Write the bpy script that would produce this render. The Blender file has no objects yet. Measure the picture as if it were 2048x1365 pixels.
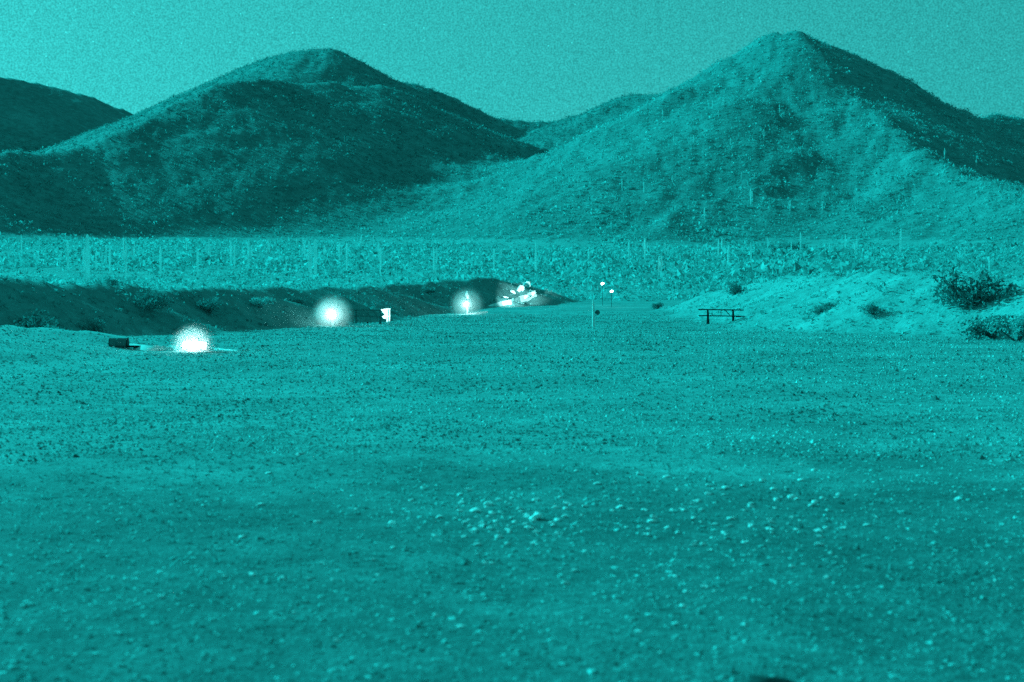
import bpy, math, random
import numpy as np
from mathutils import Vector

random.seed(7)
rng = np.random.default_rng(7)
sc = bpy.context.scene
COL = sc.collection
R = math.radians

# ------------------------------------------------------------------ camera
F, CX, CY, HZ, EYE = 2830.0, 1024.0, 682.5, 585.0, 1.6      # focal length in photo pixels, horizon row, eye height
cam_d = bpy.data.cameras.new("camera")
cam = bpy.data.objects.new("camera", cam_d)
COL.objects.link(cam)
cam_d.sensor_width = 36.0
cam_d.lens = 36.0 * F / 2048.0
cam_d.clip_end = 9000.0
cam.location = (0, 0, EYE)
cam.rotation_euler = (R(90) - math.atan((CY - HZ) / F), 0, 0)
sc.camera = cam
cam_d.dof.use_dof = True
cam_d.dof.focus_distance = 85.0
cam_d.dof.aperture_fstop = 2.4

# ------------------------------------------------------------------ world and moon
SUN_TO = Vector((-0.76, 0.60, 0.46)).normalized()
elev = math.asin(SUN_TO.z)
azim = math.atan2(SUN_TO.x, SUN_TO.y)
world = bpy.data.worlds.new("World")
sc.world = world
world.use_nodes = True
wt = world.node_tree
wt.nodes.clear()
wo = wt.nodes.new("ShaderNodeOutputWorld")
bg = wt.nodes.new("ShaderNodeBackground")
sky = wt.nodes.new("ShaderNodeTexSky")
sky.sky_type = 'NISHITA'
sky.sun_disc = False
sky.sun_elevation = elev
sky.sun_rotation = azim
sky.dust_density = 2.0
bw = wt.nodes.new("ShaderNodeRGBToBW")
ph = wt.nodes.new("ShaderNodeMix"); ph.data_type = 'RGBA'; ph.blend_type = 'MULTIPLY'
ph.inputs[0].default_value = 1.0
ph.inputs[7].default_value = (0.062, 1.0, 0.985, 1)
gm = wt.nodes.new("ShaderNodeGamma"); gm.inputs[1].default_value = 0.42
tc = wt.nodes.new("ShaderNodeTexCoord")
nz = wt.nodes.new("ShaderNodeTexNoise"); nz.inputs['Scale'].default_value = 900; nz.inputs['Detail'].default_value = 2
mr = wt.nodes.new("ShaderNodeMapRange")
mr.inputs[1].default_value = 0.3; mr.inputs[2].default_value = 0.7
mr.inputs[3].default_value = 0.72; mr.inputs[4].default_value = 1.28
vo = wt.nodes.new("ShaderNodeTexVoronoi"); vo.inputs['Scale'].default_value = 120
st = wt.nodes.new("ShaderNodeMapRange")
st.inputs[1].default_value = 0.045; st.inputs[2].default_value = 0.075
st.inputs[3].default_value = 0.7; st.inputs[4].default_value = 0.0
ad = wt.nodes.new("ShaderNodeMath"); ad.operation = 'ADD'
mg = wt.nodes.new("ShaderNodeMix"); mg.data_type = 'RGBA'; mg.blend_type = 'MULTIPLY'; mg.inputs[0].default_value = 1.0
L = wt.links.new
L(sky.outputs[0], bw.inputs[0]); L(bw.outputs[0], gm.inputs[0]); L(gm.outputs[0], ph.inputs[6])
L(tc.outputs['Generated'], nz.inputs['Vector']); L(tc.outputs['Generated'], vo.inputs['Vector'])
L(nz.outputs[0], mr.inputs[0]); L(vo.outputs['Distance'], st.inputs[0])
L(mr.outputs[0], ad.inputs[0]); L(st.outputs[0], ad.inputs[1])
L(ph.outputs[2], mg.inputs[6]); L(ad.outputs[0], mg.inputs[7])
L(mg.outputs[2], bg.inputs[0]); L(bg.outputs[0], wo.inputs[0])
bg.inputs[1].default_value = 0.15

sun_d = bpy.data.lights.new("moon_light", 'SUN')
sun = bpy.data.objects.new("moon_light", sun_d)
COL.objects.link(sun)
sun_d.energy = 3.6
sun_d.angle = R(0.5)
sun_d.color = (0.02, 1.0, 1.0)
sun.rotation_euler = (-SUN_TO).to_track_quat('-Z', 'Y').to_euler()

vs = sc.view_settings
vs.view_transform = 'Standard'
vs.look = 'None'
vs.exposure = 0.68
vs.gamma = 1.0
vs.use_curve_mapping = False
sc.cycles.use_denoising = False
sc.cycles.max_bounces = 5
sc.cycles.volume_bounces = 0
sc.cycles.sample_clamp_indirect = 4.0

# ------------------------------------------------------------------ helpers
def P(px, py, D):
    """pixel of the photo and distance along the view -> point of the place"""
    return ((px - CX) * D / F, D, EYE - (py - HZ) * D / F)

def tag(o, label=None, cat=None, group=None, kind=None):
    if label: o['label'] = label
    if cat: o['category'] = cat
    if group: o['group'] = group
    if kind: o['kind'] = kind
    return o

def empty(name, loc, label, cat, group=None, rz=0.0):
    o = bpy.data.objects.new(name, None)
    COL.objects.link(o)
    o.location = loc
    o.rotation_euler = (0, 0, rz)
    return tag(o, label, cat, group)

def np_mesh(name, verts, faces, mat, smooth=False):
    """verts (n,3), faces (m,k) -> object"""
    me = bpy.data.meshes.new(name)
    verts = np.asarray(verts, dtype=np.float32)
    faces = np.asarray(faces, dtype=np.int32)
    k = faces.shape[1]
    me.vertices.add(len(verts)); me.vertices.foreach_set('co', verts.ravel())
    me.loops.add(faces.size); me.loops.foreach_set('vertex_index', faces.ravel())
    me.polygons.add(len(faces))
    me.polygons.foreach_set('loop_start', np.arange(0, faces.size, k, dtype=np.int32))
    me.polygons.foreach_set('loop_total', np.full(len(faces), k, dtype=np.int32))
    me.polygons.foreach_set('use_smooth', np.full(len(faces), smooth))
    me.update(calc_edges=True)
    me.materials.append(mat)
    o = bpy.data.objects.new(name, me)
    COL.objects.link(o)
    return o

class MB:
    """collects simple shapes, builds one mesh object"""
    def __init__(s): s.v = []; s.f = []
    def box(s, c, size, rot=0.0, tilt=0.0):
        n = len(s.v); hx, hy, hz = size[0] / 2, size[1] / 2, size[2] / 2
        ch = min(hx, hy, hz) * 0.12
        cr, sr = math.cos(rot), math.sin(rot); ct, s_t = math.cos(tilt), math.sin(tilt)
        for x, y, z in ((-1,-1,-1),(1,-1,-1),(1,1,-1),(-1,1,-1),(-1,-1,1),(1,-1,1),(1,1,1),(-1,1,1)):
            x *= hx; y *= hy; z *= hz
            x, z = x * ct - z * s_t, x * s_t + z * ct
            x, y = x * cr - y * sr, x * sr + y * cr
            s.v.append((c[0] + x, c[1] + y, c[2] + z))
        for q in ((0,3,2,1),(4,5,6,7),(0,1,5,4),(1,2,6,5),(2,3,7,6),(3,0,4,7)):
            s.f.append(tuple(n + i for i in q))
        return s
    def tube(s, pts, radii, seg=8, cap=True, ribs=0.0):
        n0 = len(s.v)
        pts = [Vector(p) for p in pts]
        for i, p in enumerate(pts):
            d = (pts[min(i + 1, len(pts) - 1)] - pts[max(i - 1, 0)]).normalized()
            a = Vector((1, 0, 0)) if abs(d.x) < 0.8 else Vector((0, 1, 0))
            u = d.cross(a).normalized(); w = d.cross(u)
            for k in range(seg):
                t = 2 * math.pi * k / seg
                r = radii[i] * (1 - ribs * (k % 2))
                s.v.append(tuple(p + u * math.cos(t) * r + w * math.sin(t) * r))
        for i in range(len(pts) - 1):
            for k in range(seg):
                a = n0 + i * seg + k; b = n0 + i * seg + (k + 1) % seg
                s.f.append((a, b, b + seg, a + seg))
        if cap:
            s.f.append(tuple(n0 + k for k in range(seg)))
            s.f.append(tuple(n0 + (len(pts) - 1) * seg + k for k in reversed(range(seg))))
        return s
    def build(s, name, mat, parent=None, smooth=False):
        me = bpy.data.meshes.new(name)
        me.from_pydata(s.v, [], s.f)
        me.update()
        if smooth:
            me.polygons.foreach_set('use_smooth', [True] * len(me.polygons))
        me.materials.append(mat)
        o = bpy.data.objects.new(name, me)
        COL.objects.link(o)
        if parent: o.parent = parent
        return o

def smoothstep(a, b, x):
    t = np.clip((x - a) / (b - a), 0, 1)
    return t * t * (3 - 2 * t)

def vnoise(x, y, seed=0):
    xi = np.floor(x).astype(np.int64); yi = np.floor(y).astype(np.int64)
    fx = x - xi; fy = y - yi
    fx = fx * fx * (3 - 2 * fx); fy = fy * fy * (3 - 2 * fy)
    def h(a, b):
        n = (a * 374761393 + b * 668265263 + seed * 974634777) & 0xffffffff
        n = ((n ^ (n >> 13)) * 1274126177) & 0xffffffff
        n = ((n ^ (n >> 16)) * 2246822519) & 0xffffffff
        return ((n ^ (n >> 15)) & 0xffff) / 65535.0
    a = h(xi, yi); b = h(xi + 1, yi); c = h(xi, yi + 1); d = h(xi + 1, yi + 1)
    return (a * (1 - fx) + b * fx) * (1 - fy) + (c * (1 - fx) + d * fx) * fy

def fbm(x, y, oct=4, seed=0):
    s = 0; a = 0.5; t = 0
    for i in range(oct):
        s = s + a * (vnoise(x, y, seed + i) * 2 - 1); t += a
        x, y = x * 2.03 + 17.1, y * 2.03 - 9.3
        a *= 0.5
    return s / t

# ------------------------------------------------------------------ terrain as a height function of the place
PLAIN_D = [0, 80, 105, 130, 160, 226, 350, 500, 700, 900, 1500, 6000]
PLAIN_Z = [0, 0, .12, .40, 1.2, 3.4, 8.6, 15.5, 25.5, 33, 50, 120]

def line3(pts): return np.array([P(*p) for p in pts])

def ridge(x, y, pts, s_front, s_back, power=1.0):
    """height of a ridge whose crest runs through pts; falls off at s_front towards the camera side, s_back behind"""
    best = np.full(x.shape, -1e9)
    for a, b in zip(pts[:-1], pts[1:]):
        ab = b[:2] - a[:2]; l2 = (ab ** 2).sum()
        t = np.clip(((x - a[0]) * ab[0] + (y - a[1]) * ab[1]) / l2, 0, 1)
        qx = a[0] + t * ab[0]; qy = a[1] + t * ab[1]; qz = a[2] + t * (b[2] - a[2])
        d = np.hypot(x - qx, y - qy)
        ql = np.hypot(qx, qy) + 1e-6
        side = ((x - qx) * qx + (y - qy) * qy) / ql / (d + 1e-6)
        w = smoothstep(-.45, .45, side)
        s = s_front * (1 - w) + s_back * w
        best = np.maximum(best, qz - s * d ** power)
    return best

def smax(a, b, k):
    h = np.clip(0.5 + 0.5 * (a - b) / k, 0, 1)
    return b * (1 - h) + a * h + k * h * (1 - h) * 0.5

HILL_BACK = line3([(285,238,1480),(330,214,1460),(400,178,1430),(470,142,1400),(540,117,1380),(600,98,1350),(635,94,1340),(665,98,1330),(700,120,1310),(755,154,1320),(830,166,1325),(880,182,1330),(940,212,1335),(985,232,1340),(1040,239,1340)])
HILL_BACK2 = line3([(1040,240,1340),(1110,237,1340),(1170,222,1330),(1215,202,1310),(1270,186,1280),(1330,186,1240),(1390,194,1200),(1450,220,1180)])
HILL_FRONT = line3([(-520,330,640),(-150,318,720),(60,300,800),(190,285,850),(265,256,880),(330,226,920),(400,186,960),(450,166,990),(520,160,1040),(600,164,1080),(680,166,1105),(760,172,1120)])
HILL_FRONT2 = line3([(760,170,1120),(900,228,1125),(1010,272,1135),(1120,300,1150)])
RIDGE_FAR = line3([(-900,140,1250),(-300,130,1450),(0,152,1560),(100,173,1600),(200,201,1640),(300,236,1680),(420,300,1700)])
PEAK_L = line3([(1385,196,1010),(1420,172,985),(1470,128,950),(1510,95,925),(1545,84,900),(1580,82,890)])
PEAK_R = line3([(1580,82,890),(1625,96,900),(1680,127,920),(1730,150,930),(1790,188,950),(1840,206,960),(1890,230,980),(1960,226,1020),(2060,224,1060),(2400,190,1150),(2900,230,1200)])
SPUR = line3([(1580,82,890),(1650,140,830),(1720,200,770),(1790,255,715),(1870,300,650),(1960,345,590),(2080,390,530),(2300,430,470)])
SPUR2 = line3([(1545,84,900),(1520,160,830),(1470,260,760),(1420,350,690),(1330,430,620)])

BANK_L = line3([(-420,545,44),(-150,547,48),(0,553,50),(170,570,54),(340,577,60),(500,577,66),(630,577,77),(760,572,98),(900,561,124),(985,556,132),(1020,563,135),(1052,567,137),(1075,590,138)])
MOUND = line3([(-330,634,33),(0,652,40),(120,655,41.5),(230,668,42.5),(340,686,43),(470,694,42.5)])
BANK_R = line3([(1400,600,112),(1470,572,108),(1590,553,86),(1700,545,69),(1843,545,59),(2048,552,54),(2400,550,46),(2800,550,38)])

def terrain(x, y, detail=True):
    D = np.hypot(x, y)
    fwd = y > -1e9
    z = np.interp(D, PLAIN_D, PLAIN_Z)
    z = np.where(y > 0, z, z * 0.3)
    far = smoothstep(120, 300, D)
    if detail:
        z = z + far * 1.2 * fbm(x / 60, y / 60, 3, 5)
        z = z + smoothstep(2, 30, D) * (1 - far) * 0.10 * fbm(x / 9, y / 9, 3, 9)
        z = z + (1 - far) * 0.018 * fbm(x / 0.9, y / 0.9, 3, 12)
    hills = np.full(x.shape, -1e9)
    for pts, sf, sb in ((RIDGE_FAR,.5,.5),(HILL_BACK,.5,.5),(HILL_BACK2,.40,.5),(HILL_FRONT,.46,.35),(HILL_FRONT2,.46,.4)):
        hills = smax(hills, ridge(x, y, pts, sf, sb), 8.0)
    rh = np.full(x.shape, -1e9)
    for pts, sf, sb in ((PEAK_L,.50,.6),(PEAK_R,.50,.6),(SPUR,.46,.50),(SPUR2,.42,.42)):
        rh = smax(rh, ridge(x, y, pts, sf, sb), 6.0)
    h = smax(hills, rh, 60.0)
    if detail:
        above = smoothstep(0, 30, h - z)
        # gullies and bumps, weaker right on the crests so that the skyline keeps its line
        n = 1 - np.abs(fbm(x / 95, y / 130, 4, 31)) * 2.2
        h = h + above * (-5.0 * n + 0.8) * (.6 + .6 * smoothstep(0, 120, x)) + above * 1.9 * fbm(x / 14, y / 18, 4, 44) + above * .9 * fbm(x / 5, y / 9, 2, 45)
    z0 = z
    z = smax(z, h, 14.0)
    bl = ridge(x, y, BANK_L, .62, .30); br = ridge(x, y, BANK_R, .46, .30); mo = ridge(x, y, MOUND, .17, .30)
    if detail:
        bl = bl + 0.24 * fbm(x / 2.4, y / 2.4, 4, 61); br = br + 0.38 * fbm(x / 3.4, y / 3.4, 4, 62)
        mo = mo + 0.05 * fbm(x / 1.2, y / 1.2, 3, 63)
    near = D < 170
    z = np.where(near, smax(smax(smax(z, bl, .25), br, .35), mo, .12), z)
    cls = np.zeros(x.shape, int)                       # 0 ground, 1 left bank, 2 right bank, 3 mound, 4 flat, 5 left hills, 6 right hill
    cls[(D > 150)] = 4
    cls[(h > z0 + 1) & (hills >= rh)] = 5
    cls[(h > z0 + 1) & (hills < rh)] = 6
    cls[near & (bl > z0 - .02)] = 1
    cls[near & (br > z0 - .02)] = 2
    cls[near & (mo > z0 - .07 + .03 * fbm(x / 2, y / 2, 3, 90)) & (mo > bl) & (x < -7.4)] = 3
    return z, cls

def tz(x, y):
    return float(terrain(np.array([float(x)]), np.array([float(y)]))[0][0])

# ------------------------------------------------------------------ materials
def mat_new(name):
    m = bpy.data.materials.new(name)
    m.use_nodes = True
    nt = m.node_tree
    b = nt.nodes['Principled BSDF']
    b.inputs['Roughness'].default_value = 0.9
    b.inputs['Specular IOR Level'].default_value = 0.15
    return m, nt, b

def plain(name, col, rough=0.8, metal=0.0, var=0.25, scale=9.0):
    m, nt, b = mat_new(name)
    tcn = nt.nodes.new('ShaderNodeTexCoord')
    n = nt.nodes.new('ShaderNodeTexNoise'); n.inputs['Scale'].default_value = scale; n.inputs['Detail'].default_value = 5
    r = nt.nodes.new('ShaderNodeValToRGB')
    r.color_ramp.elements[0].position = .3; r.color_ramp.elements[1].position = .7
    r.color_ramp.elements[0].color = tuple(c * (1 - var) for c in col) + (1,)
    r.color_ramp.elements[1].color = tuple(min(c * (1 + var), 1) for c in col) + (1,)
    nt.links.new(tcn.outputs['Object'], n.inputs['Vector'])
    nt.links.new(n.outputs[0], r.inputs[0]); nt.links.new(r.outputs[0], b.inputs['Base Color'])
    bp = nt.nodes.new('ShaderNodeBump'); bp.inputs['Strength'].default_value = .3; bp.inputs['Distance'].default_value = .01
    nt.links.new(n.outputs[0], bp.inputs['Height']); nt.links.new(bp.outputs[0], b.inputs['Normal'])
    b.inputs['Roughness'].default_value = rough; b.inputs['Metallic'].default_value = metal
    return m

def soil(name, c_dark, c_mid, c_light, scales, bump=0.02, fine=40.0):
    """mottled soil: three noises at different sizes mixed, plus fine grit"""
    m, nt, b = mat_new(name)
    g = nt.nodes.new('ShaderNodeNewGeometry')
    fac = None
    for i, (s, w) in enumerate(scales):
        n = nt.nodes.new('ShaderNodeTexNoise'); n.inputs['Scale'].default_value = s
        n.inputs['Detail'].default_value = 6; n.inputs['Roughness'].default_value = .65
        nt.links.new(g.outputs['Position'], n.inputs['Vector'])
        mm = nt.nodes.new('ShaderNodeMath'); mm.operation = 'MULTIPLY_ADD'
        mm.inputs[1].default_value = w; 
        nt.links.new(n.outputs[0], mm.inputs[0])
        if fac is None: mm.inputs[2].default_value = 0.0
        else: nt.links.new(fac, mm.inputs[2])
        fac = mm.outputs[0]
    ramp = nt.nodes.new('ShaderNodeValToRGB')
    e = ramp.color_ramp.elements
    e[0].position = .36; e[0].color = (*c_dark, 1)
    e[1].position = .64; e[1].color = (*c_light, 1)
    k = e.new(.5); k.color = (*c_mid, 1)
    nt.links.new(fac, ramp.inputs[0]); nt.links.new(ramp.outputs[0], b.inputs['Base Color'])
    n2 = nt.nodes.new('ShaderNodeTexNoise'); n2.inputs['Scale'].default_value = fine; n2.inputs['Detail'].default_value = 5
    nt.links.new(g.outputs['Position'], n2.inputs['Vector'])
    bp = nt.nodes.new('ShaderNodeBump'); bp.inputs['Strength'].default_value = .8; bp.inputs['Distance'].default_value = bump
    nt.links.new(n2.outputs[0], bp.inputs['Height']); nt.links.new(bp.outputs[0], b.inputs['Normal'])
    return m

def island(name, c0, c1, rough=.9, trans=0.0):
    """colour differs from leaf to leaf / stone to stone"""
    m, nt, b = mat_new(name)
    g = nt.nodes.new('ShaderNodeNewGeometry')
    n = nt.nodes.new('ShaderNodeTexNoise'); n.inputs['Scale'].default_value = .35; n.inputs['Detail'].default_value = 3
    nt.links.new(g.outputs['Position'], n.inputs['Vector'])
    a = nt.nodes.new('ShaderNodeMath'); a.operation = 'MULTIPLY_ADD'; a.inputs[1].default_value = .7; 
    nt.links.new(g.outputs['Random Per Island'], a.inputs[0])
    s = nt.nodes.new('ShaderNodeMath'); s.operation = 'MULTIPLY_ADD'; s.inputs[1].default_value = 1.5; s.inputs[2].default_value = -.6
    nt.links.new(n.outputs[0], s.inputs[0]); nt.links.new(s.outputs[0], a.inputs[2])
    r = nt.nodes.new('ShaderNodeValToRGB')
    r.color_ramp.elements[0].color = (*c0, 1); r.color_ramp.elements[1].color = (*c1, 1)
    nt.links.new(a.outputs[0], r.inputs[0]); nt.links.new(r.outputs[0], b.inputs['Base Color'])
    b.inputs['Roughness'].default_value = rough
    if trans:
        tr = nt.nodes.new('ShaderNodeBsdfTranslucent'); mx = nt.nodes.new('ShaderNodeMixShader')
        mx.inputs[0].default_value = trans
        nt.links.new(r.outputs[0], tr.inputs['Color'])
        nt.links.new(b.outputs[0], mx.inputs[1]); nt.links.new(tr.outputs[0], mx.inputs[2])
        nt.links.new(mx.outputs[0], nt.nodes['Material Output'].inputs['Surface'])
    return m

def emis(name, col, s):
    m, nt, b = mat_new(name)
    b.inputs['Base Color'].default_value = (.8, .8, .8, 1)
    b.inputs['Emission Color'].default_value = (*col, 1)
    b.inputs['Emission Strength'].default_value = s
    return m

def G(v, r=.45): return (v * r, v, v)

M = {}
M['ground'] = soil('range gravel', G(.13), G(.30), G(.56), [(.22, .3), (2.2, .3), (13, .4)], .015, 45)
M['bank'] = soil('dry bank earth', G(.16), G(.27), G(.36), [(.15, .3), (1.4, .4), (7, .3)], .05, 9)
M['moonlit_bank'] = soil('moonlit bank earth', G(.20), G(.36), G(.50), [(.15, .3), (1.4, .4), (7, .3)], .05, 9)  # moonlit copy of the bank earth, brightness put into its colour
M['mound'] = soil('lit-tone mound soil', G(.24), G(.38), G(.54), [(.3, .3), (2, .4), (9, .3)], .03, 14)  # the lit slope is painted into this lighter soil colour
M['flat'] = soil('desert flat soil', G(.24), G(.36), G(.48), [(.05, .3), (.4, .4), (2.4, .3)], .2, 3)
M['hill'] = soil('rocky hillside soil', G(.15), G(.25), G(.38), [(.02, .3), (.16, .4), (.9, .3)], .5, 1.0)
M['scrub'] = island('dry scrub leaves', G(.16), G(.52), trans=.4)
M['hill_scrub'] = island('moonlit hillside brush leaves', G(.18), G(.80), trans=.45)  # lighter copy for the right hill, its moonlight put into the leaf colour
M['flat_scrub'] = island('pale brush leaves', G(.22), G(.74), trans=.45)
M['dark_scrub'] = island('dark shrub leaves', G(.10), G(.34), trans=.4)
M['pebble'] = island('pebble stone', G(.10), G(.85))
M['stone'] = island('pale stone', G(.75, .8), G(.92, .85))
M['dark_stone'] = plain('dark stone', G(.05), .9)
M['grass'] = island('dry grass', G(.2), G(.6), trans=.4)
M['cactus'] = island('cactus skin', G(.74, .8), G(.94, .8), .7, .5)
M['rust'] = plain('weathered dark steel', G(.03), .6, .5)
M['dull'] = plain('dull grey steel', G(.16), .7)
M['pole'] = plain('pale wood post', (.88,.9,.88), .8)
M['white'] = plain('white painted board', (.85, .85, .85), .6, 0, .05)
M['black'] = plain('black rubber', (.02, .02, .02), .6)
M['wood'] = plain('brown stem wood', G(.12), .9)
M['lens'] = emis('lamp lens', (.75, 1, 1), 12)

# ------------------------------------------------------------------ terrain sheets
az = np.concatenate([np.linspace(-180, -34, 40)[:-1], np.linspace(-34, -23, 60)[:-1], np.linspace(-23, 23, 580), np.linspace(23, 34, 60)[1:], np.linspace(34, 180, 40)[1:]])
az = np.radians(az)
rd = np.unique(np.concatenate([[0.3, .8, 1.5, 2.5], np.geomspace(3.2, 36, 90), np.linspace(36, 150, 190), np.geomspace(151, 500, 55), np.linspace(502, 1720, 175), np.geomspace(1740, 6000, 14)]))
A, Dm = np.meshgrid(az, rd)
X = Dm * np.sin(A); Y = Dm * np.cos(A)
Z, CLS = terrain(X, Y)
nr, na = X.shape
V = np.stack([X, Y, Z], -1).reshape(-1, 3)
i, j = np.meshgrid(np.arange(nr - 1), np.arange(na - 1), indexing='ij')
a0 = (i * na + j).ravel()
Fq = np.stack([a0, a0 + 1, a0 + na + 1, a0 + na], -1)
Fq = Fq[:, ::-1]
fc = CLS.reshape(-1)[a0]
def sheet(name, cl, mat, label):
    f = Fq[np.isin(fc, cl)]
    used, inv = np.unique(f, return_inverse=True)
    o = np_mesh(name, V[used], inv.reshape(f.shape), mat, True)
    tag(o, label, None, None, 'structure')
    return o
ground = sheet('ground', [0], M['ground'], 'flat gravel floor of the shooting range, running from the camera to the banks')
# the middle of the polar grid
cv = [(0, 0, tz(0, 0))] + [tuple(V[k]) for k in range(na)]
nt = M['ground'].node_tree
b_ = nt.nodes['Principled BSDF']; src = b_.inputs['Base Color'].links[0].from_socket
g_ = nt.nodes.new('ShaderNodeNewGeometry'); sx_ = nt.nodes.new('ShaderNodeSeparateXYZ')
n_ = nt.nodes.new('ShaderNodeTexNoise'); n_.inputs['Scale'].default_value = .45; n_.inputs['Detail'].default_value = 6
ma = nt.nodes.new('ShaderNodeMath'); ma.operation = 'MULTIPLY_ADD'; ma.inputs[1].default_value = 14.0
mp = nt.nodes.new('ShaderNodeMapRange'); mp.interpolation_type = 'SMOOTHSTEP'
mp.inputs[1].default_value = 16.0; mp.inputs[2].default_value = 23.0; mp.inputs[3].default_value = .58; mp.inputs[4].default_value = 1.0  # darkening towards the view's lower edge painted into the near gravel
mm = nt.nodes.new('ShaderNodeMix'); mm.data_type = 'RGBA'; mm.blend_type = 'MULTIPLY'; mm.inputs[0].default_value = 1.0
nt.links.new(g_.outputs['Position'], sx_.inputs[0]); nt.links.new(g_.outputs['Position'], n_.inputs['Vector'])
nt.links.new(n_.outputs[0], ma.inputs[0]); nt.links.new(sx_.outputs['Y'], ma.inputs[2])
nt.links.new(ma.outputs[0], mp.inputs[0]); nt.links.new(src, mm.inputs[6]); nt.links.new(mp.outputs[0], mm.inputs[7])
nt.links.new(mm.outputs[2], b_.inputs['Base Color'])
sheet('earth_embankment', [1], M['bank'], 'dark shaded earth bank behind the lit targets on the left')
sheet('earth_embankment', [2], M['moonlit_bank'], 'pale moonlit earth bank on the right behind the steel rack')
sheet('earth_mound', [3], M['mound'], 'low mound painted in a lit tone at the left, tapering to the glowing bar')
sheet('desert_flat', [4], M['flat'], 'brushy desert flat between the banks and the foot of the hills')
sheet('hill', [5], M['hill'], 'dark rounded hill on the left with a saddle to its right')
sheet('hill', [6], M['hill'], 'pointed hill on the right, lit on its left slope')

# ------------------------------------------------------------------ scatter helpers (joined, uncountable cover)
def shards(px, py, pz, r, n, flat=.8, size=.55, seed=1):
    """each bush = n leaf-like triangles spread through a squat dome"""
    g = np.random.default_rng(seed)
    N = len(px)
    u = g.normal(size=(N, n, 3)); u /= np.linalg.norm(u, axis=-1, keepdims=True)
    rad = g.random((N, n, 1)) ** .5
    c = u * rad * r[:, None, None]
    c[..., 2] = np.abs(c[..., 2]) * flat
    c = c + np.stack([px, py, pz], -1)[:, None, :]
    t = g.normal(size=(N, n, 3, 3)); t /= np.linalg.norm(t, axis=-1, keepdims=True)
    v = c[:, :, None, :] + t * (r[:, None, None, None] * size * (.6 + .8 * g.random((N, n, 1, 1))))
    v = v.reshape(-1, 3)
    f = np.arange(len(v)).reshape(-1, 3)
    return v, f

OCT_V = np.array([(1,0,-.2),(0,1,-.2),(-1,0,-.2),(0,-1,-.2),(.15,.1,.8)])
OCT_F = np.array([(0,1,4),(1,2,4),(2,3,4),(3,0,4)])
def stones(px, py, pz, r, seed=2, tall=.7):
    g = np.random.default_rng(seed)
    N = len(px)
    a = g.random(N) * 6.283
    v = OCT_V[None] * (1 + .35 * g.normal(size=(N, 5, 3)))
    c, s = np.cos(a)[:, None], np.sin(a)[:, None]
    x = v[..., 0] * c - v[..., 1] * s; y = v[..., 0] * s + v[..., 1] * c
    v = np.stack([x, y * (.6 + .6 * g.random((N, 1))), v[..., 2] * tall], -1) * r[:, None, None]
    v = v + np.stack([px, py, pz], -1)[:, None, :]
    f = OCT_F[None] + (np.arange(N) * 5)[:, None, None]
    return v.reshape(-1, 3), f.reshape(-1, 3)

FR_V = np.array([(1,0,-.3),(.1,1,-.3),(-1,.1,-.3),(0,-1,-.3),(.62,.05,.45),(.05,.6,.5),(-.6,0,.42),(0,-.62,.5)])
FR_F = np.array([(0,1,5),(0,5,4),(1,2,6),(1,6,5),(2,3,7),(2,7,6),(3,0,4),(3,4,7),(4,5,6),(4,6,7)])
def chips(px, py, pz, r, seed=2, tall=.6):
    g = np.random.default_rng(seed)
    N = len(px)
    a = g.random(N) * 6.283
    v = FR_V[None] * (1 + .22 * g.normal(size=(N, 8, 3)))
    c, s = np.cos(a)[:, None], np.sin(a)[:, None]
    x, y = v[..., 0], v[..., 1] * (.55 + .45 * g.random((N, 1)))
    v = np.stack([x * c - y * s, x * s + y * c, v[..., 2] * tall * (.5 + .7 * g.random((N, 1)))], -1) * r[:, None, None]
    v = v + np.stack([px, py, pz], -1)[:, None, :]
    f = FR_F[None] + (np.arange(N) * 8)[:, None, None]
    return v.reshape(-1, 3), f.reshape(-1, 3)

def blades(px, py, pz, h, n, seed=3):
    g = np.random.default_rng(seed)
    N = len(px)
    base = np.stack([px, py, pz], -1)[:, None, :] + np.concatenate([g.normal(size=(N, n, 2)) * .25, np.zeros((N, n, 1))], -1) * h[:, None, None]
    d = g.normal(size=(N, n, 2)) * .12 * h[:, None, None]
    w = np.concatenate([d, np.zeros((N, n, 1))], -1)
    tip = base + np.concatenate([g.normal(size=(N, n, 2)) * .55, .5 + .6 * g.random((N, n, 1))], -1) * h[:, None, None]
    v = np.stack([base - w, base + w, tip], 2).reshape(-1, 3)
    return v, np.arange(len(v)).reshape(-1, 3)

def scatter_polar(n, d0, d1, a0, a1, power=1.0, seed=11):
    """power 2 = even per area, lower = denser near the viewer's end"""
    g = np.random.default_rng(seed)
    D = (d0 ** power + g.random(n) * (d1 ** power - d0 ** power)) ** (1 / power)
    a = np.radians(a0 + (a1 - a0) * g.random(n))
    return D * np.sin(a), D * np.cos(a), g

# gravel over the range floor
x, y, g = scatter_polar(36000, 4.2, 20, -25, 25, .6, 21)
z, c = terrain(x, y)
r = np.minimum(np.exp(g.normal(size=len(x)) * .45) * .0085 * (1 + np.hypot(x, y) / 30), .035)
v, f = chips(x, y, z, r, 22)
tag(np_mesh('gravel', v, f, M['pebble']), 'small loose stones all over the near gravel', None, None, 'stuff')
x, y, g = scatter_polar(115000, 14, 95, -25, 25, .45, 23)
z, c = terrain(x, y)
k = (c == 0) | (c == 3)
x, y, z = x[k], y[k], z[k]
r = np.minimum(np.exp(g.normal(size=len(x)) * .4) * .0085 * (1 + np.hypot(x, y) / 22), .06)
v, f = stones(x, y, z, r, 24, .8)
tag(np_mesh('gravel', v, f, M['pebble']), 'loose stones over the middle of the range floor', None, None, 'stuff')
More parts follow.
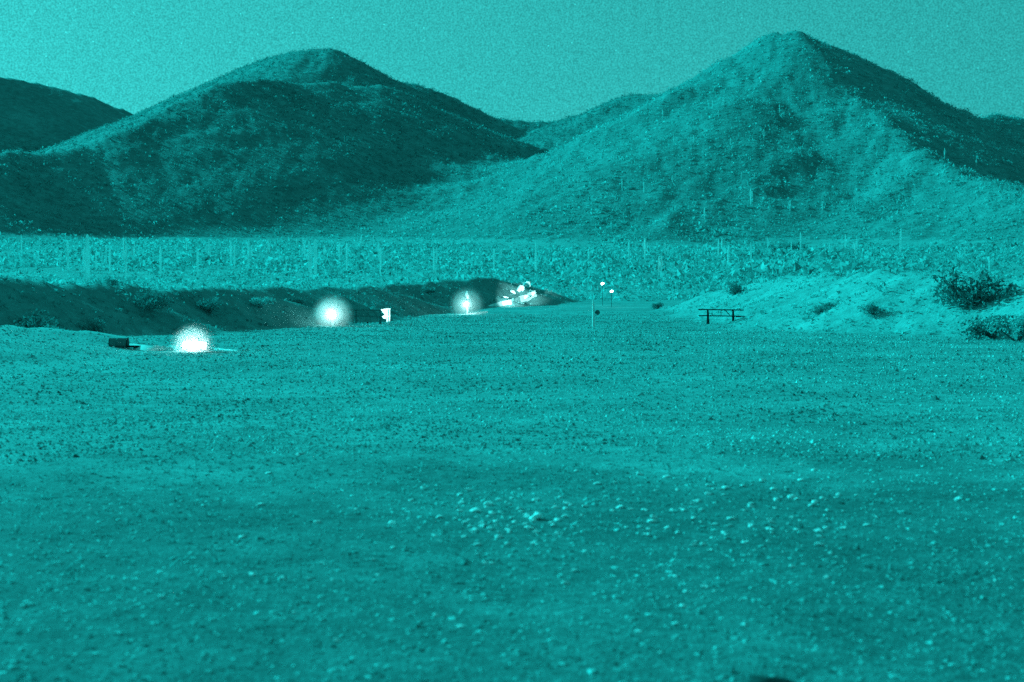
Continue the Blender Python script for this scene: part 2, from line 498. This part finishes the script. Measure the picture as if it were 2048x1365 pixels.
# low dry weeds
x, y, g = scatter_polar(26000, 5, 105, -25, 25, .5, 31)
cl = fbm(x / 3.0, y / 3.0, 3, 71) + .35 * g.normal(size=len(x))
z, c = terrain(x, y)
k = (cl > .05) & (c == 0)
x, y, z = x[k], y[k], z[k]
h = (.012 + .022 * g.random(len(x))) * (1 + np.hypot(x, y) / 26)
v, f = blades(x, y, z, h, 5, 32)
tag(np_mesh('dry_grass', v, f, M['grass']), 'thin dry grass tufts on the gravel', None, None, 'stuff')
# weeds on the banks
x, y, g = scatter_polar(44000, 32, 150, -26, 26, 1.0, 41)
z, c = terrain(x, y)
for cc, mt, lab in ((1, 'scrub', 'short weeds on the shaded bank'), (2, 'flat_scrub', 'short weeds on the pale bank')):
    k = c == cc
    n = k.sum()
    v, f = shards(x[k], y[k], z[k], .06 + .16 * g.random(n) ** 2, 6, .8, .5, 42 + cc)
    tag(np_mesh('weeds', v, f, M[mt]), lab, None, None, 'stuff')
# brush of the desert flat
x, y, g = scatter_polar(66000, 112, 860, -24, 24, .9, 51)
z, c = terrain(x, y)
dd = np.hypot(x, y)
patch = fbm(x / 22, y / 60, 4, 81)
keep = (patch * 1.0 + 1.0 > g.random(len(x))) & ((dd < 660) | (g.random(len(x)) > (dd - 660) / 200 + patch))
k = ((c >= 4) | ((c == 0) & (dd > 142))) & keep
x, y, z, patch, dd = x[k], y[k], z[k], patch[k], dd[k]
r = (.25 + 1.5 * g.random(len(x)) ** 3.0) * np.clip(dd / 240, .5, 1.3) * (1 + .8 * patch)
v, f = shards(x, y, z, r, 12, 1.0, .34, 52)
tag(np_mesh('desert_brush', v, f, M['flat_scrub']), 'dense pale brush covering the flat below the hills', None, None, 'stuff')
# scrub of the hillsides
x, y, g = scatter_polar(150000, 400, 1500, -24, 24, 1.2, 61)
z, c = terrain(x, y)
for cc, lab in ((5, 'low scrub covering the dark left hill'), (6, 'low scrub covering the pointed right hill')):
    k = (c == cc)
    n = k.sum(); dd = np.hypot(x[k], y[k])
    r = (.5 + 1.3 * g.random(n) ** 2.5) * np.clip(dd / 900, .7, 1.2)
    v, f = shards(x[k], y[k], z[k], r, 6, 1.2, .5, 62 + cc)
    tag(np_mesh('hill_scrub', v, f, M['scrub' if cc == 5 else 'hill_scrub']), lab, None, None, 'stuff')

# ------------------------------------------------------------------ saguaros
def sag_meshes(seed, arms):
    q = random.Random(seed)
    out = []
    H = 1.0
    t = MB().tube([(0,0,-.05),(0,0,.0),(.002,0,.3),(.004,.003,.6),(0,.004,.88),(0,.004,.96),(0,.004,1.0)], [.028,.030,.036,.038,.034,.024,.006], 12, True, .14)
    out.append(('trunk', t))
    for a in range(arms):
        an = q.random() * 6.283; z0 = .38 + .2 * q.random(); o = .09 + .04 * q.random(); up = .2 + .22 * q.random()
        cx, cy = math.cos(an), math.sin(an)
        pts = [(cx*.02, cy*.02, z0), (cx*o*.6, cy*o*.6, z0 + .005), (cx*o, cy*o, z0 + .05), (cx*o*1.05, cy*o*1.05, z0 + up*.6), (cx*o, cy*o, z0 + up), (cx*o, cy*o, z0 + up + .02)]
        out.append(('arm', MB().tube(pts, [.018,.020,.022,.024,.020,.006], 8, True, .12)))
    return out
protos = []
for s, na_ in ((1, 0), (2, 1), (3, 2), (4, 3), (5, 0)):
    parts = []
    for nm, mb in sag_meshes(s, na_):
        me = bpy.data.meshes.new(nm); me.from_pydata(mb.v, [], mb.f); me.update()
        me.polygons.foreach_set('use_smooth', [False] * len(me.polygons)); me.materials.append(M['cactus'])
        parts.append((nm, me))
    protos.append(parts)
def saguaro(px, D, hpx, kind, label, group='saguaros on the desert flat'):
    x = (px - CX) * D / F
    z = tz(x, D)
    h = hpx * D / F
    o = empty('saguaro_cactus', (x, D, z), label, 'cactus', group, random.random() * 6.28)
    o.scale = (h * (1.0 if kind else 1.1),) * 2 + (h,)
    for nm, me in protos[kind]:
        c_ = bpy.data.objects.new(nm, me); COL.objects.link(c_); c_.parent = o
NAMED = [
 (177, 215, 100, 0, 'tallest bare saguaro at the far left above the dark bank'),
 (137, 260, 62, 4, 'slim saguaro just left of the tallest far left saguaro'),
 (253, 240, 66, 1, 'one-armed saguaro right of the tallest far left saguaro'),
 (322, 250, 58, 4, 'thin saguaro above the notch of the dark bank'),
 (396, 235, 62, 0, 'straight saguaro left of the twin saguaros'),
 (418, 330, 46, 2, 'distant forked saguaro standing left of centre-left flat'),
 (498, 270, 60, 3, 'many-armed saguaro midway between left bar light and lit post'),
 (622, 225, 72, 1, 'left of the two close tall saguaros above the lit left post'),
 (631, 235, 82, 0, 'right of the two close tall saguaros above the lit left post'),
 (680, 340, 45, 2, 'small forked saguaro right of the twin saguaros'),
 (762, 250, 58, 4, 'thin saguaro above the white boards of the left rack'),
 (868, 280, 52, 1, 'saguaro above and left of the lit right post'),
 (1500, 640, 34, 2, 'forked saguaro low on the pointed hill'),
 (1800, 420, 52, 4, 'slim saguaro at the foot of the pointed hill far right'),
 (1600, 430, 46, 0, 'saguaro above the middle of the pale right bank'),
]
for px, D, hp, kd, lab in NAMED: saguaro(px, D, hp, kd, lab)
KN = ['straight', 'one-armed', 'two-armed', 'three-armed', 'slim bare']
def where_sag(px, kd, hm):
    w_ = ('above the left end of the dark bank' if px < 300 else 'above the glowing left bar' if px < 520 else 'above the brightest glow' if px < 720
          else 'above the left rack' if px < 860 else 'above the lit boulders' if px < 1100 else 'left of the pale bank' if px < 1400 else 'behind the pale bank')
    return ('taller ' if hm > 4.4 else 'short ') + KN[kd] + ' saguaro in the pale brush ' + w_
for q in range(60):
    px = random.uniform(-40, 1350) if q < 44 else random.uniform(1350, 2060)
    D = random.uniform(230, 520)
    kd = random.randrange(5); hm = random.uniform(2.8, 6.0); saguaro(px, D, hm * F / D, kd, where_sag(px, kd, hm), 'small saguaros in the brush')
for q in range(28):
    D = random.uniform(620, 880)
    px = random.uniform(1080, 1980)
    kd = random.randrange(5); hm = random.uniform(3.2, 5.8); saguaro(px, D, hm * F / D, kd, KN[kd] + ' saguaro on the ' + ('left foot' if px < 1300 else 'middle slope' if px < 1600 else 'right slope') + (' low' if D < 740 else ' high') + ' on the pointed hill', 'saguaros on the pointed hill')

# ------------------------------------------------------------------ separate shrubs
def shrub(px, D, w, h, mat, label, n=420, group=None, name='shrub'):
    x = (px - CX) * D / F
    z = tz(x, D)
    o = empty(name, (x, D, z), label, 'shrub', group)
    g = np.random.default_rng(int(px * 7 + D)); n = 1300
    m = 9
    cx = g.normal(size=m) * w * .26; cy = g.normal(size=m) * w * .22; cz = h * (.15 + .5 * g.random(m))
    k = g.integers(0, m, n)
    u = g.normal(size=(n, 3)); u /= np.linalg.norm(u, axis=-1, keepdims=True)
    c = np.stack([cx[k], cy[k], cz[k]], -1) + u * (g.random((n, 1)) ** .4) * np.array([w * .26, w * .24, h * .34])
    c[:, 2] = np.maximum(c[:, 2], .02)
    t = g.normal(size=(n, 3, 3)) * .017 * (w + h)
    v = (c[:, None] + t).reshape(-1, 3)
    f_ = np_mesh('foliage', v, np.arange(n * 3).reshape(-1, 3), mat); f_.parent = o
    st_ = MB()
    for q in range(7):
        st_.tube([(0, 0, -.05), (cx[q] * .5, cy[q] * .5, h * .25), (cx[q], cy[q], cz[q])], [.03 * w, .02 * w, .006 * w], 5)
    st_.build('stems', M['wood'], o)
for a in [
 (60, 47, 1.5, 1.1, 'dark_scrub', 'dark bushy shrub in front of the bank at the left edge'),
 (190, 50, 1.2, .7, 'scrub', 'greyish rounded shrub on the bank below the tallest saguaro'),
 (300, 55, 1.4, .8, 'dark_scrub', 'dark shrub on the bank above the dark drum'),
 (235, 58, 1.0, .8, 'dark_scrub', 'dark shrub poking over the crest of the left bank'),
 (420, 60, 1.5, .7, 'scrub', 'low wide shrub on the bank above the glowing bar'),
 (520, 64, 1.3, .5, 'scrub', 'low shrub on the bank left of the lit left post'),
 (110, 44, 1.3, .6, 'scrub', 'pale low shrub on the low mound at the left'),
 (590, 68, .9, .5, 'dark_scrub', 'small dark shrub close left of the lit left post'),
 (855, 108, 1.3, .5, 'scrub', 'low shrub at the foot of the bank left of the lit right post'),
 (1940, 53, 2.6, 1.5, 'dark_scrub', 'big dark shrub on the right bank near the right edge'),
 (2035, 46, 1.3, 1.0, 'flat_scrub', 'pale shrub in front of the big dark shrub at right edge'),
 (1990, 48, 1.8, .9, 'dark_scrub', 'dark shrub below the pale shrub at the right edge'),
 (1640, 60, .9, .35, 'scrub', 'small low shrub on the slope of the pale bank'),
 (1745, 56, .8, .5, 'scrub', 'upright small shrub in the middle of the pale bank'),
 (1470, 96, 1.5, .8, 'dark_scrub', 'dark shrub just behind the crest above the steel rack'),
 (1588, 150, 3.2, 1.3, 'dark_scrub', 'wide dark shrub behind the pale bank'),
 (1315, 112, .9, .6, 'dark_scrub', 'small dark shrub left of the pale bank tip'),
 (1560, 500, 12, 4, 'scrub', 'dark thicket low on the pointed hill'),
 (1660, 60.5, .8, .3, 'dark_scrub', 'low dark shrub at the foot of the pale bank'),
]: shrub(a[0], a[1], a[2], a[3], M[a[4]], a[5])

# ------------------------------------------------------------------ single stones
def stone_mesh(seed):
    g = np.random.default_rng(seed)
    import bmesh
    bm = bmesh.new(); bmesh.ops.create_icosphere(bm, subdivisions=2, radius=1)
    for v_ in bm.verts:
        n = 1 + .22 * math.sin(v_.co.x * 3.1 + seed) * math.cos(v_.co.y * 2.7 + seed * 2) + .10 * g.normal()
        v_.co = v_.co * n; v_.co.z *= .6
    me = bpy.data.meshes.new('stone'); bm.to_mesh(me); bm.free()
    return me
SM = [stone_mesh(s) for s in range(6)]
for me in SM: me.materials.append(M['stone'])
SM_D = SM[0].copy(); SM_D.materials[0] = M['dark_stone']
def stone(px, py, wpx, label, group='pale stones scattered on the gravel', me=None, name='stone', flatness=1.0):
    D = EYE * F / (py - HZ)
    x = (px - CX) * D / F
    w = wpx * D / F / 2 * 1.25
    o = bpy.data.objects.new(name, me or random.choice(SM)); COL.objects.link(o)
    o.location = (x, D, tz(x, D) + w * .2)
    o.scale = (w, w * random.uniform(.7, 1), w * random.uniform(.55, .8) * flatness)
    o.rotation_euler = (random.uniform(-.3, .3), random.uniform(-.3, .3), random.random() * 6.28)
    tag(o, label, 'stone', group)
for px, py, w, lab in [
 (1071, 1042, 28, 'largest pale stone in the middle of the foreground gravel'),
 (978, 1015, 20, 'pale stone up and left of the largest pale stone'),
 (950, 1028, 20, 'wide pale stone leftmost of the upper row near the largest'),
 (997, 1081, 14, 'round pale stone down and left of the largest stone'),
 (966, 1057, 15, 'pale stone left of the largest stone, a little lower'),
 (1304, 1046, 16, 'pale stone alone right of the largest pale stone'),
 (1299, 1062, 10, 'small pale stone touching below the lone right one'),
 (1226, 1024, 10, 'small pale stone between the largest and the lone right one'),
 (1452, 982, 15, 'pale stone at the back left of the right-hand cluster'),
 (1527, 966, 13, 'farthest pale stone of the right-hand cluster'),
 (1586, 1001, 18, 'widest pale stone of the right-hand cluster'),
 (1632, 1011, 15, 'bright stone right of the widest one in the right cluster'),
 (1549, 985, 13, 'flat pale stone in the middle of the right cluster'),
 (1660, 1026, 9, 'small pale stone at the right cluster end'),
 (1195, 972, 12, 'pale stone far back just right of centre'),
 (501, 1156, 14, 'pale stone in the lower left gravel, left of a pair'),
 (563, 1163, 12, 'slanted pale stone in the lower left gravel, right of a pair'),
 (1062, 1064, 14, 'pale stone touching the ground just under the largest one'),
 (1369, 1221, 15, 'flat pale stone low on the right of centre'),
 (1640, 1065, 13, 'rounded stone below the right-hand cluster'),
 (1642, 1093, 17, 'rounded stone lowest on the far right gravel'),
 (1412, 1180, 14, 'pale stone above the flat stone low right of centre'),
]: stone(px, py, w, lab)
ANCH = [(1071, 1042, 'the largest pale stone'), (964, 1022, 'the upper left pair of pale stones'), (982, 1070, 'the two below-left stones'),
        (1304, 1050, 'the lone right pale stone'), (1226, 1024, 'the stone between the clusters'), (1452, 982, 'the back left cluster stone'),
        (1527, 966, 'the farthest right-cluster stone'), (1600, 1005, 'the widest right-cluster stone'), (1660, 1030, 'the right cluster end'),
        (1195, 972, 'the far stone right of centre'), (530, 1160, 'the pair in the lower left gravel'), (1369, 1221, 'the flat stone low right of centre'),
        (1642, 1085, 'the rounded stones at far right'), (250, 1000, 'the far left gravel patch'), (800, 1250, 'the bottom middle gravel'), (1850, 1200, 'the lower right gravel')]
def where_stone(px, py, w):
    ax, ay, ph = min(ANCH, key=lambda a: (a[0] - px) ** 2 + (2 * (a[1] - py)) ** 2)
    dx, dy = px - ax, py - ay
    d = ('far ' if abs(dx) > 45 else 'just ') + ('left' if dx < 0 else 'right') + (' and behind' if dy < -9 else ' and in front' if dy > 9 else '')
    return ('tiny' if w < 7 else 'small' if w < 10 else 'medium') + ' pale stone ' + d + ' of ' + ph
for q in range(230):
    if q < 85: px, py = random.gauss(1020, 95), random.gauss(1045, 30)
    elif q < 175: px, py = random.gauss(1540, 120), random.gauss(1030, 45)
    else: px, py = random.uniform(60, 2000), random.uniform(900, 1330)
    wq = random.uniform(5, 13); py = max(py, 900)
    stone(px, py, wq, where_stone(px, py, wq), 'small pale stones in the gravel')
stone(1548, 1402, 90, 'dark rounded rock cut off by the bottom edge, right of centre', None, SM_D, 'rock', 1.0)

# ------------------------------------------------------------------ steel target racks
def rack(pxc, D, W, label, rz=0.0, steel='rust'):
    x = (pxc - CX) * D / F
    z = tz(x, D)
    o = empty('target_rack', (x, D, z), label, 'target rack', 'steel target racks', rz)
    H, Hm = .70, .40
    MB().box((0, 0, H), (W, .09, .055), 0, -.012).build('top_rail', M[steel], o)
    MB().box((.03, .02, Hm), (W * 1.02, .08, .05), 0, -.015).build('bottom_rail', M[steel], o)
    for sx in (-.29 * W, .27 * W):
        MB().tube([(sx, -.02, -.05), (sx, 0, Hm), (sx - .01, .01, H - .02)], [.075, .055, .045], 8).build('leg', M[steel], o)
        MB().tube([(sx, .38, -.05), (sx, .05, Hm + .05)], [.03, .03], 8).build('brace', M[steel], o)
    MB().tube([(0, 0, Hm), (0, 0, H)], [.012, .012], 6).build('hanger', M[steel], o)
    MB().tube([(.1 * W, 0, H - .03), (.20 * W, 0, Hm + .02)], [.018, .018], 6).build('hanger', M[steel], o)
    MB().box((W * .40, -.03, Hm - .035), (.30, .10, .05)).build('end_weight', M[steel], o)
    return o
rack(1442, 69, 2.2, 'dark steel rack of two rails on two legs before the pale bank')
lr = rack(737, 70.5, 2.15, 'dark steel rack with white boards at its end, near lit left post', steel='dull')
# white boards at the right end of the left rack
bx = (772 - CX) * 69.7 / F
bo = empty('target_board', (bx, 69.6, tz(bx, 69.6)), 'white board frame shining at the right end of the left rack', 'target board', None, 0.5)
hb = .24
mb = MB(); n0 = 0
mb.v = [(-.24,0,.74),(.04,0,.78),(.04,0,.36),(-.24,0,.72),(-.24,.03,.74),(.04,.03,.78),(.04,.03,.36),(-.24,.03,.72)]
mb.f = [(0,3,2,1),(4,5,6,7),(0,1,5,4),(1,2,6,5),(2,3,7,6),(3,0,4,7)]
mb.build('upper_panel', M['white'], bo)
mb = MB()
mb.v = [(-.20,0,.40),(.0,0,.48),(.0,0,.27),(-.12,0,.30),(-.20,.03,.40),(.0,.03,.48),(.0,.03,.27),(-.12,.03,.30)]
mb.f = [(0,3,2,1),(4,5,6,7),(0,1,5,4),(1,2,6,5),(2,3,7,6),(3,0,4,7)]
mb.build('lower_panel', M['white'], bo)
MB().box((.07, -.01, .38), (.055, .05, .82)).build('upright', M['white'], bo)
MB().box((.19, -.01, .38), (.05, .05, .82)).build('upright', M['white'], bo)
MB().box((.13, -.012, .76), (.20, .052, .05)).build('crossbar', M['white'], bo)
MB().box((.13, -.012, .40), (.20, .052, .05)).build('crossbar', M['white'], bo)

wx = (735 - CX) * 67.2 / F; wz = tz(wx, 67.2)
wl = empty('added_spot', (wx, 67.2, wz), 'small dark spot lamp added in front of the left rack to light its boards', 'lamp')  # unseen lamp, added to brighten the white boards
MB().tube([(0, 0, -.05), (0, 0, .12)], [.012, .012], 6).build('added_spot_stand', M['rust'], wl)
MB().box((0, 0, .15), (.09, .09, .07)).build('housing', M['rust'], wl)
def lamp(parent, loc, watts, col=(.45, 1, .98), kind='POINT', aim=None, size=.03, angle=40, blend=.5):
    ld = bpy.data.lights.new('lamp_light', kind); ld.energy = watts; ld.color = col
    ld.shadow_soft_size = size
    o = bpy.data.objects.new('lamp_light', ld); COL.objects.link(o); o.location = loc
    if parent: o.parent = parent
    if aim is not None:
        ld.spot_size = R(angle); ld.spot_blend = blend
        o.rotation_euler = Vector(aim).to_track_quat('-Z', 'Y').to_euler()
    return o
lamp(wl, (.04, .09, .16), 560, aim=(bx - wx - .04, 69.6 - 67.2 - .09, tz(bx, 69.6) + .5 - wz - .16), kind='SPOT', angle=19, blend=.4, col=(.5, 1, .98))

# ------------------------------------------------------------------ target on a pole, centre right
D = 66.0
x = (1187 - CX) * D / F; z = tz(x, D)
po = empty('wooden_post', (x, D, z), 'pale thin wooden post with a split top and a small dark plate', 'post')
MB().tube([(.01, 0, -.05), (.0, 0, .4), (-.005, 0, .85), (-.03, 0, 1.27)], [.075, .068, .058, .028], 8).build('pole', M['pole'], po)
MB().tube([(.0, -.01, .82), (.055, -.01, 1.0), (.09, -.01, 1.12)], [.035, .03, .015], 6).build('splinter', M['pole'], po)
MB().tube([(.19, .05, .66), (.19, .075, .66)], [.115, .115], 20).build('plate', M['dull'], po)
MB().box((.06, .04, .66), (.16, .03, .03)).build('bracket', M['rust'], po)

# ------------------------------------------------------------------ dark drum lying at the mound
D = 39.5
x = (238 - CX) * D / F; z = tz(x, D)
dr = empty('dark_drum', (x, D, z), 'dark short drum lying on its side at the foot of the low mound', 'drum')
MB().tube([(-.25, 0, .13), (-.24, 0, .13), (-.05, 0, .13), (-.04, 0, .13), (.22, 0, .13), (.23, 0, .13)], [.12, .135, .13, .138, .13, .12], 16).build('shell', M['dull'], dr)
MB().tube([(-.262, 0, .13), (-.245, 0, .13)], [.138, .138], 16).build('rim', M['rust'], dr)
MB().tube([(.225, 0, .13), (.245, 0, .13)], [.138, .138], 16).build('rim', M['rust'], dr)
MB().box((.42, .03, .02), (.5, .10, .06)).build('plank', M['rust'], dr)

# ------------------------------------------------------------------ lamp halo, added as nested balls of scattering volume
def halo_puff(c, r, dens, label):
    import bmesh
    par = None
    for nm, rr, dd in (('halo_puff', r * 1.22, dens * .10), ('halo_layer', r * 1.08, dens * .25), ('halo_core', r * .94, dens * .65)):
        bm = bmesh.new(); bmesh.ops.create_icosphere(bm, subdivisions=4, radius=rr)
        for f_ in bm.faces: f_.smooth = True
        me = bpy.data.meshes.new(nm); bm.to_mesh(me); bm.free()
        o = bpy.data.objects.new(nm, me); COL.objects.link(o)
        m = bpy.data.materials.new('halo scatter'); m.use_nodes = True
        nt = m.node_tree; nt.nodes.clear()
        out = nt.nodes.new('ShaderNodeOutputMaterial')
        vsn = nt.nodes.new('ShaderNodeVolumeScatter'); vsn.inputs['Color'].default_value = (.9, .9, .9, 1)
        vsn.inputs['Density'].default_value = dd
        nt.links.new(vsn.outputs[0], out.inputs['Volume'])
        m.cycles.volume_sampling = 'EQUIANGULAR'
        me.materials.append(m)
        if par is None:
            par = o; o.location = c; tag(o, label, None, None, 'stuff')
        else:
            o.parent = par; tag(o, kind='stuff')

# left: glowing bar on the ground
D = 39.0
x = (387 - CX) * D / F; z = tz(x, D)
lb = empty('light_bar', (x, D, z), 'blindingly bright low light bar glowing on the ground at left', 'light')
MB().tube([(-.30, 0, .17), (-.27, 0, .17), (.27, 0, .17), (.30, 0, .17)], [.05, .085, .085, .05], 12).build('tube', M['lens'], lb)
MB().box((0, .09, .15), (.66, .05, .22)).build('housing', M['white'], lb)
for sx in (-.2, .2): MB().box((sx, .04, .03), (.04, .12, .10)).build('foot', M['rust'], lb)
lamp(lb, (0, -.16, .2), 14)
halo_puff((x, D - .1, z + .17), .52, 1.7, 'round lamp halo at the left light bar, added as a scattering volume')

# streak of the bar's light on the ground, added as a thin pale ridge
wm = MB(); nn = 26
for q in range(nn):
    u = q / (nn - 1); px = 236 + (476 - 236) * u
    Dq = 39.6 + .25 * math.sin(q * .7); xq = (px - CX) * Dq / F; zq = tz(xq, Dq)
    hq = (.13 * min(1, u * 8) * min(1, (1 - u) * 2.2)) * random.uniform(.75, 1.15) + .004
    wm.v += [(xq, Dq - .22, zq - .02), (xq, Dq - .02, zq + hq), (xq, Dq + .2, zq + hq * .9), (xq, Dq + .5, zq - .03)]
for q in range(nn - 1):
    for r_ in range(3):
        a = q * 4 + r_
        wm.f.append((a, a + 4, a + 5, a + 1))
tag(wm.build('light_streak', M['stone'], None, True), 'thin streak of light on the ground through the left glow, added as a low ridge', 'streak')

# middle left: lit board on a post
D = 66.0
x = (665 - CX) * D / F; z = tz(x, D)
t1 = empty('lit_target', (x, D, z), 'overexposed round-topped board on a post inside the brightest glow', 'target')
MB().tube([(0, 0, -.02), (0, 0, .40)], [.05, .05], 10).build('post', M['white'], t1)
MB().tube([(0, -.01, .30), (0, -.01, .36), (0, -.01, .58), (0, -.01, .72), (0, -.01, .78)], [.09, .17, .18, .12, .03], 14).build('board', M['white'], t1)
MB().tube([(0, -.26, .62), (0, -.20, .62)], [.04, .05], 12).build('lamp_head', M['lens'], t1)
MB().tube([(0, -.22, -.02), (0, -.22, .60)], [.01, .01], 6).build('lamp_stem', M['rust'], t1)
lamp(t1, (0, -.34, .55), 46)
halo_puff((x, D, z + .50), .84, 1.25, 'brightest round lamp halo at the left post, added as a scattering volume')

# middle: second lit post with a smaller board above
D = 97.0
x = (934 - CX) * D / F; z = tz(x, D)
t2 = empty('lit_target', (x, D, z), 'lit post carrying a small bottle-shaped board over a round one', 'target')
MB().tube([(0, 0, -.05), (0, 0, .62)], [.09, .08], 10).build('post', M['white'], t2)
MB().tube([(0, 0, .50), (0, 0, .62), (0, 0, .76), (0, 0, .84)], [.08, .19, .17, .05], 12).build('round_board', M['white'], t2)
MB().tube([(.04, 0, .95), (.06, 0, 1.02), (.03, 0, 1.16), (0, 0, 1.26), (0, 0, 1.44)], [.05, .09, .12, .11, .03], 10).build('small_board', M['white'], t2)
MB().tube([(.02, .02, .80), (.05, .02, 1.0)], [.02, .02], 6).build('rod', M['rust'], t2)
MB().box((.35, -.25, .03), (1.9, .35, .12), .10, .13).build('lit_ground_strip', M['white'], t2)  # lamplit strip of ground, added as a white slab
MB().tube([(-.05, -.55, .62), (-.05, -.50, .62)], [.04, .05], 10).build('lamp_head', M['lens'], t2)
MB().tube([(-.05, -.52, -.05), (-.05, -.52, .6)], [.012, .012], 6).build('lamp_stem', M['rust'], t2)
lamp(t2, (-.05, -.75, .6), 55)
t2.scale = (1.1, 1.1, 1.12)
halo_puff((x, D, z + .66), 1.06, .42, 'fainter round lamp halo at the right post, added as a scattering volume')

# ------------------------------------------------------------------ lit rubble at the end of the bank
def hit(px, py, d0=60, d1=200, n=2800):
    d = np.linspace(d0, d1, n)
    zz = terrain((px - CX) * d / F, d)[0]
    k_ = np.argmax(zz >= EYE - (py - HZ) * d / F)
    return d[k_] if k_ else d1
for px, py, w, h, tilt, label in [
 (1052, 572, .50, .20, -.75, 'uppermost long boulder of the lit heap'),
 (1040, 581, .42, .18, -.85, 'slanting boulder under the uppermost one of the lit heap'),
 (1026, 586, .26, .14, .6, 'small boulder leaning left in the lit heap'),
 (1062, 590, .42, .15, -.35, 'rightmost boulder of the lit heap'),
 (1044, 597, .60, .16, -.25, 'broad boulder low in the lit heap'),
 (1022, 602, .60, .13, -.18, 'flat boulder at the middle foot of the lit heap'),
 (1003, 606, .50, .09, -.2, 'flat boulder at the left foot of the lit heap'),
 (986, 610, .36, .06, -.22, 'thin leftmost slab of the lit heap'),
 (1010, 595, .22, .06, .1, 'thin sliver of stone on the left of the lit heap'),
 (1001, 598, .14, .05, -.3, 'tiny stone at the upper left of the lit heap'),
]:
    D = hit(px, py, 126.5)
    o = bpy.data.objects.new('boulder', random.choice(SM)); COL.objects.link(o)
    o.location = P(px, py, D); o.scale = (w * 1.35, w * .8, h / .38)
    o.rotation_euler = (0, tilt, random.uniform(-.2, .2))
    tag(o, label, 'boulder', 'lit boulders at the end of the dark bank')
top = [(970,614),(988,608),(1004,604),(1022,599),(1040,594),(1056,587),(1070,580)]
bot = [(972,615.5),(990,613.5),(1006,611.5),(1024,608.5),(1042,605),(1058,601),(1074,592)]
ld = [min(hit(a, b, 118), 133.5) - .12 for a, b in bot]
top = [(a, b + random.uniform(-1.5, 1.5)) for a, b in top]
lv = [P(a, b + 1.5, d) for (a, b), d in zip(bot, ld)] + [P(a, b, d + .3) for (a, b), d in zip(top, ld)] + [P(a, b + 2, d + 1.6) for (a, b), d in zip(top, ld)] + [P(a, b + 3, d + 1.8) for (a, b), d in zip(bot, ld)]
lf = []
for r_ in range(4):
    for c_ in range(6):
        a = r_ * 7 + c_; b = ((r_ + 1) % 4) * 7 + c_
        lf.append((a, a + 1, b + 1, b))
lf += [(0, 7, 14, 21), (27, 20, 13, 6)]
lm = MB(); lm.v = lv; lm.f = lf
tag(lm.build('lit_wedge', M['stone']), 'long tapering streak of lamplight below the lit boulders, added as a pale wedge', 'light_wedge')  # lit foot of the bank given its own pale shape
LD = 112.0
fx = (988 - CX) * LD / F; fz = tz(fx, LD)
fl = empty('added_spot', (fx, LD, fz), 'small dark spot lamp added left of the lit boulders to light them', 'lamp')  # added light source for the boulders and bank end, not seen itself
MB().tube([(0, 0, -.05), (0, 0, .76)], [.012, .012], 6).build('added_spot_stand', M['rust'], fl)
MB().box((0, 0, .80), (.10, .10, .08)).build('housing', M['rust'], fl)
tx, ty, tz_ = P(1036, 590, 128)
lamp(fl, (.09, .12, .82), 34000, aim=(tx - fx - .09, ty - LD - .12, tz_ - fz - .82), kind='SPOT', angle=15.5, blend=.85, col=(.5, 1, .98))

# two small marker lights on stakes
for px, py, D, w, lab in ((1205, 568, 128, .11, 'small round marker light on a stake, upper of two'), (1223, 583, 122, .10, 'small oval marker light on a stake, lower of two')):
    x, y_, z_ = P(px, py, D)
    zg = tz(x, D)
    mo_ = empty('marker_light', (x, D, zg), lab, 'light', 'marker lights on the slope')
    hh = z_ - zg
    MB().tube([(0, 0, -.05), (0, 0, hh)], [.018, .018], 6).build('stake', M['rust'], mo_)
    MB().tube([(-w * 1.1, -.04, hh - .04), (-w * .6, -.04, hh - .02), (w * .6, -.04, hh + .02), (w * 1.1, -.04, hh + .04)], [.03, w * .8, w * .8, .03], 10).build('lens', M['lens'], mo_)
